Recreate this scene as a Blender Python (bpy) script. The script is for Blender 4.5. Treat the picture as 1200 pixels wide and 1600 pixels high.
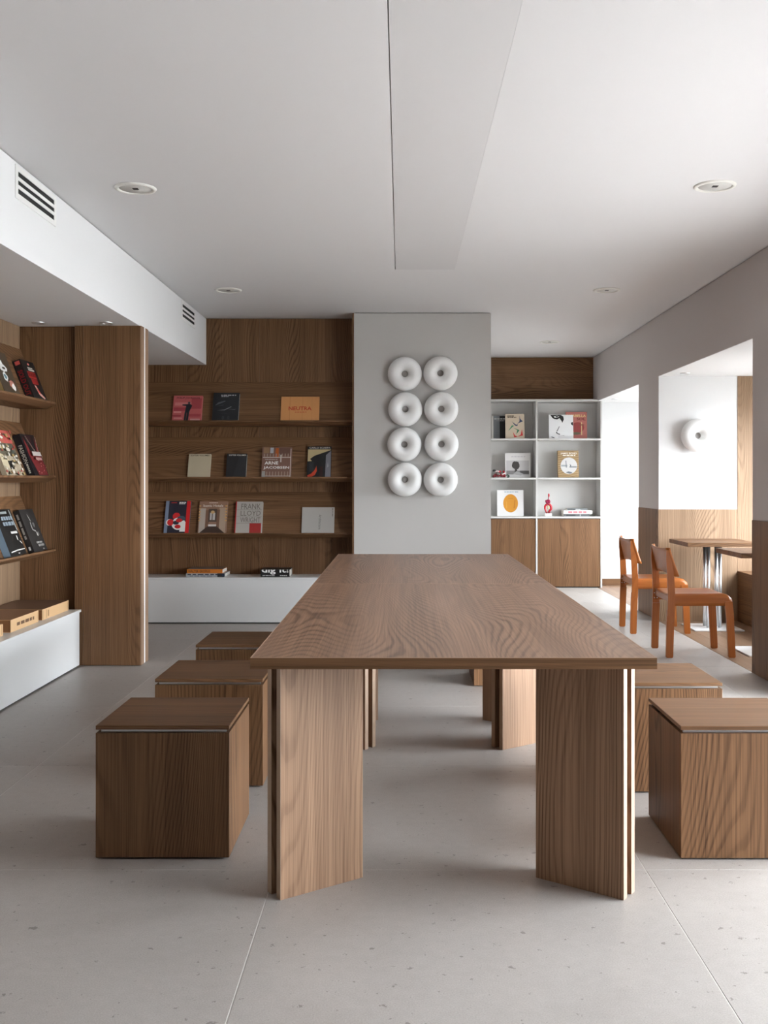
import bpy, bmesh, math, random
from mathutils import Vector, Matrix
random.seed(7)
for o in list(bpy.data.objects):
    bpy.data.objects.remove(o, do_unlink=True)
scene = bpy.context.scene
COL = scene.collection
R = math.radians

# ------------------------------------------------------------------ camera
CAM_H = 1.278
cd = bpy.data.cameras.new('camera')
cam = bpy.data.objects.new('camera', cd); COL.objects.link(cam)
cam.location = (0, 0, CAM_H); cam.rotation_euler = (R(90), 0, 0)
cd.sensor_fit = 'VERTICAL'; cd.sensor_height = 36; cd.lens = 36
cd.shift_x = -27 / 1600; cd.shift_y = -50 / 1600
cd.clip_start = 0.05; cd.clip_end = 100
scene.camera = cam

# ------------------------------------------------------------------ view
scene.view_settings.view_transform = 'Standard'
scene.view_settings.look = 'None'
scene.view_settings.gamma = 1
scene.view_settings.use_curve_mapping = False
scene.view_settings.exposure = 2.17

# ------------------------------------------------------------------ world (overcast daylight outside)
w = bpy.data.worlds.new('world'); scene.world = w; w.use_nodes = True
bg = w.node_tree.nodes['Background']
bg.inputs[0].default_value = (0.915, 0.955, 1.02, 1); bg.inputs[1].default_value = 9.0

# sky portals: guide the sampling of the daylight through each window (they give no light of their own)
def window_portal(name, loc, sx, sy, rot):
    l = bpy.data.lights.new(name, 'AREA'); l.shape = 'RECTANGLE'
    l.size = sx; l.size_y = sy; l.energy = 1.0
    l.cycles.is_portal = True
    o = bpy.data.objects.new(name, l); COL.objects.link(o)
    o.location = loc; o.rotation_euler = rot
    return o
XW = 3.62            # window wall of the side room
WZ0, WZ1 = 0.58, 1.95
WINDOWS = [(7.2, 9.1), (9.9, 12.0)]
for a, b in WINDOWS:
    window_portal('sky_portal', (XW + 0.11, (a + b) / 2, (WZ0 + WZ1) / 2), WZ1 - WZ0, b - a, (0, R(90), 0))
# storefront glazing of the entrance bay, to the right of the viewer
XF = 4.2
SF = (1.2, 5.8, 0.04, 2.15)
window_portal('sky_portal', (XF + .11, (SF[0] + SF[1]) / 2, (SF[2] + SF[3]) / 2), SF[3] - SF[2], SF[1] - SF[0], (0, R(90), 0))

# ------------------------------------------------------------------ materials
MATS = {}
def nt(name):
    m = bpy.data.materials.new(name); m.use_nodes = True
    t = m.node_tree; b = t.nodes['Principled BSDF']
    return m, t, b
def plain(name, col, rough=0.6, metal=0.0, bump=0.0, bscale=200, spec=0.5, var=0.0, vscale=2.0):
    if name in MATS: return MATS[name]
    m, t, b = nt(name)
    b.inputs['Base Color'].default_value = (*col, 1); b.inputs['Roughness'].default_value = rough
    b.inputs['Metallic'].default_value = metal; b.inputs['Specular IOR Level'].default_value = spec
    if bump or var:
        tc = t.nodes.new('ShaderNodeTexCoord')
    if var:
        n = t.nodes.new('ShaderNodeTexNoise'); n.inputs['Scale'].default_value = vscale; n.inputs['Detail'].default_value = 4
        t.links.new(tc.outputs['Object'], n.inputs['Vector'])
        r = t.nodes.new('ShaderNodeValToRGB')
        r.color_ramp.elements[0].position = .3; r.color_ramp.elements[1].position = .7
        r.color_ramp.elements[0].color = (*[c * (1 - var) for c in col], 1)
        r.color_ramp.elements[1].color = (*[min(1, c * (1 + var)) for c in col], 1)
        t.links.new(n.outputs['Fac'], r.inputs['Fac']); t.links.new(r.outputs['Color'], b.inputs['Base Color'])
    if bump:
        n2 = t.nodes.new('ShaderNodeTexNoise'); n2.inputs['Scale'].default_value = bscale; n2.inputs['Detail'].default_value = 3
        t.links.new(tc.outputs['Object'], n2.inputs['Vector'])
        bp = t.nodes.new('ShaderNodeBump'); bp.inputs['Strength'].default_value = bump; bp.inputs['Distance'].default_value = .002
        t.links.new(n2.outputs['Fac'], bp.inputs['Height']); t.links.new(bp.outputs['Normal'], b.inputs['Normal'])
    MATS[name] = m; return m

def wood(name, axis, dark, light, rough=0.5, ring=22.0, across=2.6, along=0.17, fine=210, contrast=1.0, spec=0.3, straight=1.3, ringc=.17):
    """flat-sawn veneer: contour rings of a stretched noise plus fine pores, grain along the local axis"""
    if name in MATS: return MATS[name]
    m, t, b = nt(name); L = t.links.new; N = t.nodes.new
    tc = N('ShaderNodeTexCoord'); oi = N('ShaderNodeObjectInfo')
    off = N('ShaderNodeVectorMath'); off.operation = 'SCALE'; off.inputs[0].default_value = (13.1, 7.7, 15.3)
    L(oi.outputs['Random'], off.inputs['Scale'])
    add = N('ShaderNodeVectorMath'); add.operation = 'ADD'
    L(tc.outputs['Object'], add.inputs[0]); L(off.outputs[0], add.inputs[1])
    def stretched(sa, sl):
        mp = N('ShaderNodeMapping'); s = [sa, sa, sa]; s['XYZ'.index(axis)] = sl
        mp.inputs['Scale'].default_value = s; L(add.outputs[0], mp.inputs['Vector']); return mp
    def noise(sa, sl, d, r=.5):
        n = N('ShaderNodeTexNoise'); n.inputs['Scale'].default_value = 1; n.inputs['Detail'].default_value = d
        n.inputs['Roughness'].default_value = r; L(stretched(sa, sl).outputs[0], n.inputs['Vector']); return n.outputs['Fac']
    def madd(a, k, c):
        q = N('ShaderNodeMath'); q.operation = 'MULTIPLY_ADD'; L(a, q.inputs[0]); q.inputs[1].default_value = k
        if isinstance(c, (int, float)): q.inputs[2].default_value = c
        else: L(c, q.inputs[2])
        return q.outputs[0]
    big = noise(across, along * across, 1.0, .3)
    wob = noise(30, 6, 2)
    v = madd(wob, .010, madd(noise(9, 1.4, 1), .03, big))
    # drift across the board keeps most of the grain straight
    dot = N('ShaderNodeVectorMath'); dot.operation = 'DOT_PRODUCT'
    dv = [straight, straight * .9, straight * .8]; dv['XYZ'.index(axis)] = 0; dot.inputs[1].default_value = dv
    L(add.outputs[0], dot.inputs[0])
    q = N('ShaderNodeMath'); q.operation = 'ADD'; L(v, q.inputs[0]); L(dot.outputs['Value'], q.inputs[1])
    fr = N('ShaderNodeMath'); fr.operation = 'MULTIPLY'; L(q.outputs[0], fr.inputs[0]); fr.inputs[1].default_value = ring * 2.2
    f2 = N('ShaderNodeMath'); f2.operation = 'FRACT'; L(fr.outputs[0], f2.inputs[0])
    # early wood pale, sharp dark late-wood line
    rc = N('ShaderNodeFloatCurve'); L(f2.outputs[0], rc.inputs['Value'])
    cv = rc.mapping.curves[0]; cv.points[0].location = (0, .35); cv.points[1].location = (1, .35)
    cv.points.new(.25, .85); cv.points.new(.6, .7); cv.points.new(.86, .05); rc.mapping.update()
    mk = N('ShaderNodeMapRange'); mk.inputs['From Min'].default_value = .38; mk.inputs['From Max'].default_value = .62; mk.inputs['To Min'].default_value = .25
    L(noise(5, .5, 1), mk.inputs['Value'])
    rs = N('ShaderNodeMath'); rs.operation = 'SUBTRACT'; L(rc.outputs[0], rs.inputs[0]); rs.inputs[1].default_value = .58
    rm = N('ShaderNodeMath'); rm.operation = 'MULTIPLY'; L(rs.outputs[0], rm.inputs[0]); L(mk.outputs['Result'], rm.inputs[1])
    tot = madd(rm.outputs[0], ringc * 2.4 * contrast, madd(noise(fine, 1.6, 4, .6), 1.05 * contrast, madd(noise(13, .35, 2), .55 * contrast, .5 - contrast * .80)))
    r = N('ShaderNodeValToRGB'); e = r.color_ramp.elements
    e[0].position = .12; e[1].position = .88
    e[0].color = (*dark, 1); e[1].color = (*light, 1)
    L(tot, r.inputs['Fac']); L(r.outputs['Color'], b.inputs['Base Color'])
    b.inputs['Roughness'].default_value = rough; b.inputs['Specular IOR Level'].default_value = spec
    bp = N('ShaderNodeBump'); bp.inputs['Strength'].default_value = .10; bp.inputs['Distance'].default_value = .001
    L(tot, bp.inputs['Height']); L(bp.outputs['Normal'], b.inputs['Normal'])
    MATS[name] = m; return m

WD, WL = (0.066, 0.028, 0.0095), (0.262, 0.138, 0.066)
woodX = wood('walnut_grain_x', 'X', WD, WL)
woodY = wood('walnut_grain_y', 'Y', WD, WL)
woodZ = wood('walnut_grain_z', 'Z', WD, WL)
TD, TL = (0.130, 0.068, 0.038), (0.42, 0.250, 0.160)
woodT = wood('walnut_tabletop', 'Y', TD, TL, rough=.36, across=2.2, along=.17, ring=26, straight=.6, ringc=.20, spec=.5)
woodTE = wood('walnut_tabletop_edge', 'X', WD, WL, straight=6)
woodTEy = wood('walnut_tabletop_edge_side', 'Y', TD, TL, straight=6)
woodL = wood('walnut_leg', 'Z', (0.125, 0.063, 0.032), (0.44, 0.270, 0.165))
P0, P9 = (0.30, 0.078, 0.014), (0.52, 0.175, 0.040)
plyM = wood('orange_plywood', 'X', P0, P9, rough=.32, contrast=.6)
plyZ = wood('orange_plywood_upright', 'Z', P0, P9, rough=.32, contrast=.6)
plankM = wood('oak_plank', 'Y', (0.17, 0.095, 0.055), (0.33, 0.21, 0.135), rough=.4)
oakZ = wood('side_room_veneer', 'Z', (0.15, 0.088, 0.048), (0.42, 0.28, 0.175))
paleedge = plain('lit_edge_tone', (0.35, 0.245, 0.17), .45)
lipM = plain('tabletop_lip_highlight', (0.46, 0.31, 0.215), .4)
edgeM = plain('brown_edge_banding', (0.27, 0.165, 0.10), .5)
ceilM = plain('ceiling_paint', (0.72, 0.708, 0.71), .9, bump=.03, bscale=300)
stripM = plain('ceiling_strip_film', (0.665, 0.652, 0.653), .75)
whiteM = plain('white_paint', (0.78, 0.78, 0.78), .85, bump=.03, bscale=300)
greyM = plain('column_paint', (0.56, 0.545, 0.525), .9, bump=.04, bscale=400)
taupeM = plain('side_wall_paint', (0.54, 0.50, 0.488), .9, bump=.04, bscale=400)
lacM = plain('white_lacquer', (0.82, 0.83, 0.83), .35)
shelfM = plain('pale_grey_laminate', (0.58, 0.57, 0.55), .45)
darkM = plain('shadow_gap', (0.02, 0.02, 0.02), .9)
blackM = plain('black_plastic', (0.03, 0.03, 0.03), .6)
steelM = plain('brushed_steel', (0.80, 0.81, 0.82), .36, metal=1)
baseM = plain('satin_white_steel', (0.80, 0.80, 0.80), .35)
donutM = plain('opal_ceramic', (0.86, 0.86, 0.85), .45)
capM = plain('lamp_cap', (0.30, 0.28, 0.265), .5)
trimM = plain('downlight_trim', (0.82, 0.81, 0.76), .6)
discM = plain('downlight_disc', (0.62, 0.61, 0.58), .6)
ventM = plain('vent_metal', (0.82, 0.81, 0.79), .5)
aluM = plain('aluminium_strip', (0.88, 0.87, 0.85), .4, metal=.2)
def clear_glass(name, tint):
    m = bpy.data.materials.new(name); m.use_nodes = True; t = m.node_tree; t.nodes.clear()
    o = t.nodes.new('ShaderNodeOutputMaterial'); mx = t.nodes.new('ShaderNodeMixShader'); tr = t.nodes.new('ShaderNodeBsdfTransparent'); gl = t.nodes.new('ShaderNodeBsdfGlossy')
    tr.inputs['Color'].default_value = (*tint, 1); gl.inputs['Roughness'].default_value = .02; mx.inputs[0].default_value = .07
    t.links.new(tr.outputs[0], mx.inputs[1]); t.links.new(gl.outputs[0], mx.inputs[2]); t.links.new(mx.outputs[0], o.inputs['Surface'])
    return m
glassM = clear_glass('window_glass', (.95, .96, .955)); tintM = clear_glass('dimming_window_glass', (.80, .81, .805))  # tint added to dim the daylight entering the side room
pageM = plain('paper_pages', (0.78, 0.75, 0.68), .9)

def tile_mat():
    m, t, b = nt('porcelain_tile'); L = t.links.new; N = t.nodes.new
    ge = N('ShaderNodeNewGeometry'); oi = N('ShaderNodeObjectInfo')
    def noise(s, d, rough=.5):
        n = N('ShaderNodeTexNoise'); n.inputs['Scale'].default_value = s; n.inputs['Detail'].default_value = d
        n.inputs['Roughness'].default_value = rough
        L(ge.outputs['Position'], n.inputs['Vector']); return n
    big = noise(1.3, 5, .6); fine = noise(240, 2); mid = noise(28, 4)
    r = N('ShaderNodeValToRGB'); e = r.color_ramp.elements
    e[0].position = .25; e[0].color = (0.345, 0.315, 0.29, 1); e[1].position = .75; e[1].color = (0.475, 0.448, 0.424, 1)
    a = N('ShaderNodeMath'); a.operation = 'MULTIPLY_ADD'; a.inputs[1].default_value = .75
    L(fine.outputs['Fac'], a.inputs[0])
    a2 = N('ShaderNodeMath'); a2.operation = 'MULTIPLY_ADD'; a2.inputs[1].default_value = .55
    L(big.outputs['Fac'], a2.inputs[0])
    a3 = N('ShaderNodeMath'); a3.operation = 'MULTIPLY_ADD'; a3.inputs[1].default_value = .25; a3.inputs[2].default_value = -.275
    L(mid.outputs['Fac'], a3.inputs[0]); L(a3.outputs[0], a2.inputs[2]); L(a2.outputs[0], a.inputs[2])
    L(a.outputs[0], r.inputs['Fac'])
    # small dark mineral specks
    sp = noise(30, 3, .6)
    sr = N('ShaderNodeValToRGB'); s = sr.color_ramp.elements
    s[0].position = .30; s[0].color = (.45, .43, .41, 1); s[1].position = .345; s[1].color = (1, 1, 1, 1)
    L(sp.outputs['Fac'], sr.inputs['Fac'])
    mx = N('ShaderNodeMix'); mx.data_type = 'RGBA'; mx.blend_type = 'MULTIPLY'; mx.inputs['Factor'].default_value = .8
    L(r.outputs['Color'], mx.inputs['A']); L(sr.outputs['Color'], mx.inputs['B'])
    L(mx.outputs['Result'], b.inputs['Base Color'])
    rr = N('ShaderNodeMapRange'); rr.inputs['To Min'].default_value = .34; rr.inputs['To Max'].default_value = .52
    L(big.outputs['Fac'], rr.inputs['Value']); L(rr.outputs['Result'], b.inputs['Roughness'])
    bp = N('ShaderNodeBump'); bp.inputs['Strength'].default_value = .08; bp.inputs['Distance'].default_value = .002
    L(fine.outputs['Fac'], bp.inputs['Height']); L(bp.outputs['Normal'], b.inputs['Normal'])
    return m
tileM = tile_mat()
groutM = plain('grout', (0.60, 0.58, 0.55), .9)
def C(r, g, b):     # sRGB 0-255 -> linear
    f = lambda c: (c / 255 / 12.92) if c / 255 <= .04045 else ((c / 255 + .055) / 1.055) ** 2.4
    return (f(r), f(g), f(b))
def ink(r, g, b, rough=.5):
    return plain('ink_%02x%02x%02x' % (r, g, b), C(r, g, b), rough)

# ------------------------------------------------------------------ builders
def link(name, me, mat=None, parent=None, loc=(0, 0, 0), rot=(0, 0, 0)):
    o = bpy.data.objects.new(name, me); COL.objects.link(o)
    if mat is not None:
        for m in (mat if isinstance(mat, (list, tuple)) else [mat]): me.materials.append(m)
    o.location = loc; o.rotation_euler = rot
    if parent is not None: o.parent = parent
    return o
def bm_box(bm, x0, x1, y0, y1, z0, z1, mi=0):
    v = [bm.verts.new((x, y, z)) for z in (z0, z1) for y in (y0, y1) for x in (x0, x1)]
    fs = []
    for f in ((0, 2, 3, 1), (4, 5, 7, 6), (0, 1, 5, 4), (2, 6, 7, 3), (0, 4, 6, 2), (1, 3, 7, 5)):
        fc = bm.faces.new([v[i] for i in f]); fc.material_index = mi; fs.append(fc)
    return fs
def done(bm, name, smooth=False):
    bmesh.ops.recalc_face_normals(bm, faces=bm.faces)
    me = bpy.data.meshes.new(name); bm.to_mesh(me); bm.free()
    if smooth:
        for p in me.polygons: p.use_smooth = True
    return me
def box(name, x0, x1, y0, y1, z0, z1, mat, parent=None, bevel=0.0, seg=1):
    """a box given in the parent's frame; its origin is its own centre"""
    c = ((x0 + x1) / 2, (y0 + y1) / 2, (z0 + z1) / 2)
    bm = bmesh.new(); bm_box(bm, x0 - c[0], x1 - c[0], y0 - c[1], y1 - c[1], z0 - c[2], z1 - c[2])
    if bevel: bmesh.ops.bevel(bm, geom=list(bm.edges), offset=bevel, segments=seg, affect='EDGES', profile=.5)
    return link(name, done(bm, name), mat, parent, c)
def boxes(name, lst, mat, parent=None):
    bm = bmesh.new()
    for b in lst: bm_box(bm, *b)
    return link(name, done(bm, name), mat, parent)
def prism(name, prof, a0, a1, axis, mat, parent=None):
    """extrude a closed 2-D profile along X ('x': profile (y,z)) or Y ('y': profile (x,z)) or Z ('z': (x,y))"""
    bm = bmesh.new(); rings = []
    for a in (a0, a1):
        rings.append([bm.verts.new({'x': (a, p, q), 'y': (p, a, q), 'z': (p, q, a)}[axis]) for p, q in prof])
    n = len(prof)
    bm.faces.new(rings[0]); bm.faces.new(rings[1][::-1])
    for i in range(n): bm.faces.new([rings[0][i], rings[1][i], rings[1][(i + 1) % n], rings[0][(i + 1) % n]])
    return link(name, done(bm, name), mat, parent)
def lathe(name, prof, mat, parent=None, loc=(0, 0, 0), rot=(0, 0, 0), n=48, closed=False):
    """revolve (r,z) about local Z"""
    bm = bmesh.new(); rings = []
    for r, z in prof:
        if r < 1e-6: rings.append([bm.verts.new((0, 0, z))])
        else: rings.append([bm.verts.new((r * math.cos(2 * math.pi * k / n), r * math.sin(2 * math.pi * k / n), z)) for k in range(n)])
    pairs = list(zip(rings, rings[1:])) + ([(rings[-1], rings[0])] if closed else [])
    for A, B in pairs:
        for k in range(n):
            k2 = (k + 1) % n
            if len(A) == 1 and len(B) == 1: continue
            if len(A) == 1: bm.faces.new([A[0], B[k], B[k2]])
            elif len(B) == 1: bm.faces.new([A[k], B[0], A[k2]])
            else: bm.faces.new([A[k], B[k], B[k2], A[k2]])
    return link(name, done(bm, name, True), mat, parent, loc, rot)
def tag(o, label=None, cat=None, group=None, kind=None):
    if label: o['label'] = label
    if cat: o['category'] = cat
    if group: o['group'] = group
    if kind: o['kind'] = kind
    return o
def thing(name, label, cat, loc=(0, 0, 0), rot=(0, 0, 0), group=None):
    o = bpy.data.objects.new(name, None); COL.objects.link(o); o.empty_display_size = .1
    o.location = loc; o.rotation_euler = rot
    return tag(o, label, cat, group)
def struct(o, label=None):
    o['kind'] = 'structure'
    if label: o['label'] = label
    return o
def copy_tree(o, parent=None):
    c = o.copy(); COL.objects.link(c); c.parent = parent
    for ch in list(o.children): copy_tree(ch, c)
    return c

# ================================================================== SETTING
XL, XR = -2.64, 2.332         # left wall, right wall faces
ZC = 2.770                    # ceiling
ZS = 2.34                     # underside of the left beam / soffit
ZO = 2.22                     # head of the openings and side-room ceiling
YB = 9.45                     # wall with the book ledges
YE = 12.45                    # rear wall behind the bookcase
YF = -2.35                    # wall behind the camera
XBM = -1.80                   # beam face

# floor: grout bed with porcelain tiles
fl = struct(box('floor', XL - .1, XR + .0, YF, YE + .1, -.10, -.0007, groutM), 'pale grey large format stone tile floor')
TS = 1.2125
tile_cache = {}
xs = [-.412 + TS * k for k in range(-2, 5)]
ys = [3.358 + 1.2165 * k for k in range(-5, 9)]
def lay_tiles(par, X0, X1, Y0, Y1):
    for i in range(len(xs) - 1):
        for j in range(len(ys) - 1):
            x0, x1 = max(xs[i], X0), min(xs[i + 1], X1); y0, y1 = max(ys[j], Y0), min(ys[j + 1], Y1)
            if x1 - x0 < .03 or y1 - y0 < .03: continue
            g = .0011; key = (round(x1 - x0, 3), round(y1 - y0, 3))
            cx, cy = (x0 + x1) / 2, (y0 + y1) / 2
            if key not in tile_cache:
                hx, hy = (x1 - x0) / 2 - g, (y1 - y0) / 2 - g
                bm = bmesh.new(); bm_box(bm, -hx, hx, -hy, hy, -.010, 0)
                bmesh.ops.bevel(bm, geom=[e for e in bm.edges if all(v.co.z > -.001 for v in e.verts)], offset=.0012, segments=1, affect='EDGES')
                me = done(bm, 'tile'); me.materials.append(tileM); tile_cache[key] = me
            link('tile', tile_cache[key], None, par, (cx - par.location.x, cy - par.location.y, 0 - par.location.z))
lay_tiles(fl, XL, XR, YF, YE)
fa = struct(box('floor', XR, XF + .1, .5, 6.0, -.10, -.0007, groutM), 'grey tile floor of the entrance bay on the right')
lay_tiles(fa, XR, XF, .5, 6.0)
# wood floor of the side room
fw = struct(box('floor', XR + .0, XW + .1, 6.0, YE + .1, -.10, -.003, plain('plank_bed', (.05, .035, .025), .9)), 'brown wood plank floor of the side room')
pw = .144; nx = 9
for i in range(nx):
    a = XR + .002 + i * (XW - XR) / nx
    yy = 6.0 + (i % 3) * .6 - 1.2
    while yy < YE:
        y0, y1 = max(yy, 6.0), min(yy + 1.9, YE)
        if y1 - y0 > .05:
            box('plank', a - fw.location.x + .0008, a - fw.location.x + (XW - XR) / nx - .0008, y0 + .001 - fw.location.y, y1 - .001 - fw.location.y,
                -.010 - fw.location.z, 0 - fw.location.z, plankM, fw)
        yy += 1.9

# ceiling with flush strip running above the table
cs0, cs1, csy = -.04, .378, 7.256
ce = struct(boxes('ceiling', [(XBM - .0121, cs0 - .004, YF, YE, ZC, ZC + .1), (cs1, XR + .2, YF, YE, ZC, ZC + .1), (cs0 - .004, cs1, csy, YE, ZC, ZC + .1),
                              (cs0 - .004, cs1, YF, csy, ZC + .02, ZC + .1)], ceilM), 'smooth white painted ceiling')
box('strip_panel', cs0, cs1 - .0004, YF, csy - .0004, ZC + .0004, ZC + .018, stripM, ce)

# left dropped beam and soffit
be = struct(boxes('wall_beam', [(XL - .1, XBM, YF, YB, ZS, ZC - .006), (XL - .1, XBM - .0122, YF, YB + .15, ZC - .006, ZC + .1)], whiteM), 'white dropped beam along the left ceiling')
box('shadow_gap', XBM - .012, XBM - .0105, YF, YB, ZC - .006, ZC, darkM, be)

# left wall with wood panels
wl = struct(box('wall_left', XL - .1, XL - .012, YF, YB + .2, -.10, ZS, darkM), 'walnut veneered left wall')
for k in range(8):
    y1 = 7.10 - k * 1.2; y0 = max(y1 - 1.198, YF)
    box('panel', XL - .012 - wl.location.x, XL - wl.location.x, y0 - wl.location.y, y1 - wl.location.y, 0 - wl.location.z, ZS - wl.location.z, oakZ, wl)
box('panel', XL - .012 - wl.location.x, XL - wl.location.x, 7.24 - wl.location.y, YB - wl.location.y, 0 - wl.location.z, ZS - wl.location.z, woodZ, wl)

# divider with proud panel at the end of the left wall
dv = struct(box('wall_divider', XL, -1.795, 7.10, 7.232, 0, ZS, darkM), 'full height walnut panelled divider beside the left shelves')
def dvb(name, x0, x1, y0, y1, z0, z1, mat, bevel=0):
    l = dv.location; return box(name, x0 - l.x, x1 - l.x, y0 - l.y, y1 - l.y, z0 - l.z, z1 - l.z, mat, dv, bevel)
dvb('panel', XL + .001, -2.262, 7.085, 7.10, 0.001, ZS - .001, woodZ)
dvb('panel', -2.246, -2.186, 7.04, 7.10, .004, ZS - .001, woodZ, .001)
dvb('panel', -2.1845, -1.796, 7.04, 7.10, .004, ZS - .001, woodZ, .001)
dvb('edge_panel', -1.797, -1.788, 7.042, 7.118, .004, ZS - .001, edgeM)
dvb('aluminium_strip', -1.797, -1.790, 7.118, 7.160, .004, ZS - .001, aluM)
dvb('edge_panel', -1.797, -1.788, 7.160, 7.236, .004, ZS - .001, edgeM)
dvb('panel', XL + .001, -1.797, 7.232, 7.236, .004, ZS - .001, woodZ)

# wall with ledges (wood clad)
wb = struct(boxes('wall_back', [(XL - .1, -.42, YB + .012, YB + .15, -.1, ZC)], darkM), 'dark walnut clad back wall behind the book ledges')
seams = [XL, -1.98, -1.31, -.64, -.435]
for a, b in zip(seams, seams[1:]):
    top = ZC if a > XBM - .2 else ZC
    box('panel', a + .0006, b - .0006, YB, YB + .012, .0, ZC - .004, woodZ, wb)
box('end_panel', -.437, -.4215, 9.125, YB + .012, 0, ZC - .004, woodZ, wb)

# column
co = struct(box('wall_column', -.4205, .80, 9.13, YE, 0, ZC - .005, greyM), 'light grey painted column carrying the ring lamps')
box('shadow_gap', -.41 - co.location.x, .79 - co.location.x, 9.14 - co.location.y, YE - co.location.y, ZC - .005 - co.location.z, ZC - co.location.z, darkM, co)
box('wood_panel', .8002 - co.location.x, .818 - co.location.x, 9.40 - co.location.y, 10.3 - co.location.y, .80 - co.location.z, 2.10 - co.location.z, woodZ, co)

# rear wall
wr = struct(box('wall_rear', .8, XW + .1, YE, YE + .12, -.1, ZC + .1, whiteM), 'rear wall, walnut above the bookcase and white in the side room')
l = wr.location
box('panel', .801 - l.x, XR - .001 - l.x, YE - .012 - l.y, YE - l.y, 2.235 - l.z, ZC - .004 - l.z, woodX, wr)
box('baseboard', 2.40 - l.x, XW - l.x, YE - .012 - l.y, YE - l.y, 0.001 - l.z, .078 - l.z, woodX, wr)

# right wall with openings
TH = .12
O1, P1, P2 = 10.06, 9.28, 6.796
O3 = (1.75, 5.95)      # wide opening to the entrance bay
wrt = struct(boxes('wall_right', [(XR, XR + TH, YF, YE, ZO, ZC - .006), (XR, XR + TH, P1, O1, 0, ZO), (XR, XR + TH, O3[1], P2, 0, ZO), (XR, XR + TH, YF, O3[0], -.1, ZO),
                                 (XR + .012, XR + TH, YF, YE, ZC - .006, ZC)], taupeM), 'grey painted right wall with tall openings')
box('shadow_gap', XR + .0105, XR + .012, YF, YE, ZC - .006, ZC, darkM, wrt)
for y0, y1 in ((P1, O1), (O3[1], P2), (YF, O3[0])):
    box('wainscot_panel', XR - .005, XR, y0 - .0, y1, .001, 1.012, woodZ, wrt)
h = bpy.data.objects.new('window_3', None); COL.objects.link(h); h.location = (XF + .05, (SF[0] + SF[1]) / 2, SF[2])
struct(h, 'floor to ceiling storefront window of the entrance bay')
hw = (SF[1] - SF[0]) / 2; hz = SF[3] - SF[2]
boxes('window_frame', [(-.03, .03, -hw, -hw + .05, 0, hz), (-.03, .03, hw - .05, hw, 0, hz), (-.03, .03, -hw + .05, hw - .05, 0, .05), (-.03, .03, -hw + .05, hw - .05, hz - .05, hz)], whiteM, h)
for a, b in ((-hw + .05, -.02), (.02, hw - .05)): box('pane', -.004, .004, a, b, .05, hz - .05, glassM, h)
box('mullion', -.03, .03, -.02, .02, .05, hz - .05, whiteM, h)
struct(boxes('wall_storefront', [(XF, XF + .1, .4, SF[0], -.1, ZO + .3), (XF, XF + .1, SF[1], 6.1, -.1, ZO + .3), (XF, XF + .1, SF[0], SF[1], SF[3], ZO + .3), (XF, XF + .1, SF[0], SF[1], -.1, SF[2])], whiteM), 'white outer wall around the storefront window')
struct(box('wall_return', XR + TH, XF, 6.0, 6.1, -.1, ZC, whiteM), 'white wall between entrance bay and side room')
struct(box('wall_entrance', XR + TH, XF, .4, .5, -.1, ZC, whiteM), 'white near end wall of the entrance bay')
struct(box('ceiling', XR + TH, XF + .1, .5, 6.0, ZO, ZO + .08, whiteM), 'low white ceiling of the entrance bay')

# partition in the side room (faces the camera)
wp = struct(box('wall_partition', XR + .0005, XW, P1 + .0005, P1 + .13, .0, ZO, whiteM), 'bright white partition with wood wainscot in the side room')
l = wp.location
for a, b, z1 in ((XR - .004, 3.044, 1.012), (3.046, XW - .001, ZO - .001)):
    n = 1
    box('wainscot_panel', a - l.x, b - l.x, P1 - .006 - l.y, P1 - l.y, .001 - l.z, z1 - l.z, oakZ, wp)

box('reveal_panel', XR + .0005 - l.x, XR + TH + .001 - l.x, P1 - .003 - l.y, P1 - l.y, 1.012 - l.z, ZO - .003 - l.z, whiteM, wp)
for a, b in ((O1, YE - .001), (P2, P1)): box('reveal_panel', XR + .0005, XR + TH, a, b, ZO - .003, ZO, whiteM, wrt)
# side-room ceiling
cl = struct(box('ceiling', XR + TH, XW + .1, 6.0, YE, ZO, ZO + .08, whiteM), 'low white ceiling of the side room')

# window wall
segs = []
edges = [6.0] + [v for ab in WINDOWS for v in ab] + [YE]
for a, b in zip(edges[::2], edges[1::2]): segs.append((XW, XW + .1, a, b, -.1, ZC + .1))
for a, b in WINDOWS: segs += [(XW, XW + .1, a, b, -.1, WZ0), (XW, XW + .1, a, b, WZ1, ZC + .1)]
struct(boxes('wall_window', segs, whiteM), 'white outer wall with wide windows')
for i, (a, b) in enumerate(WINDOWS):
    h = bpy.data.objects.new('window_%d' % (i + 1), None); COL.objects.link(h); h.location = (XW + .05, (a + b) / 2, WZ0)
    struct(h, 'wide window in the outer wall of the side room')
    hw = (b - a) / 2; hz = WZ1 - WZ0
    boxes('window_frame', [(-.03, .03, -hw, -hw + .05, 0, hz), (-.03, .03, hw - .05, hw, 0, hz), (-.03, .03, -hw + .05, hw - .05, 0, .05), (-.03, .03, -hw + .05, hw - .05, hz - .05, hz)], whiteM, h)
    box('pane', -.004, .004, -hw + .05, hw - .05, .05, hz - .05, tintM, h)
# pavement outside the windows
struct(box('ground_outside', XF + .12, 40, -30, 40, -.3, -.12, plain('pavement', (.27, .265, .255), .9, var=.1)), 'grey pavement outside the windows')
struct(box('ground_outside', XW + .11, XF + .119, 6.11, 40, -.3, -.12, plain('pavement', (.27, .265, .255), .9)), 'grey pavement strip outside the side room windows')
# wall behind the camera
struct(box('wall_front', XL - .1, XR + TH, YF - .1, YF, -.1, ZC + .1, whiteM), 'white wall behind the viewer')

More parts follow.
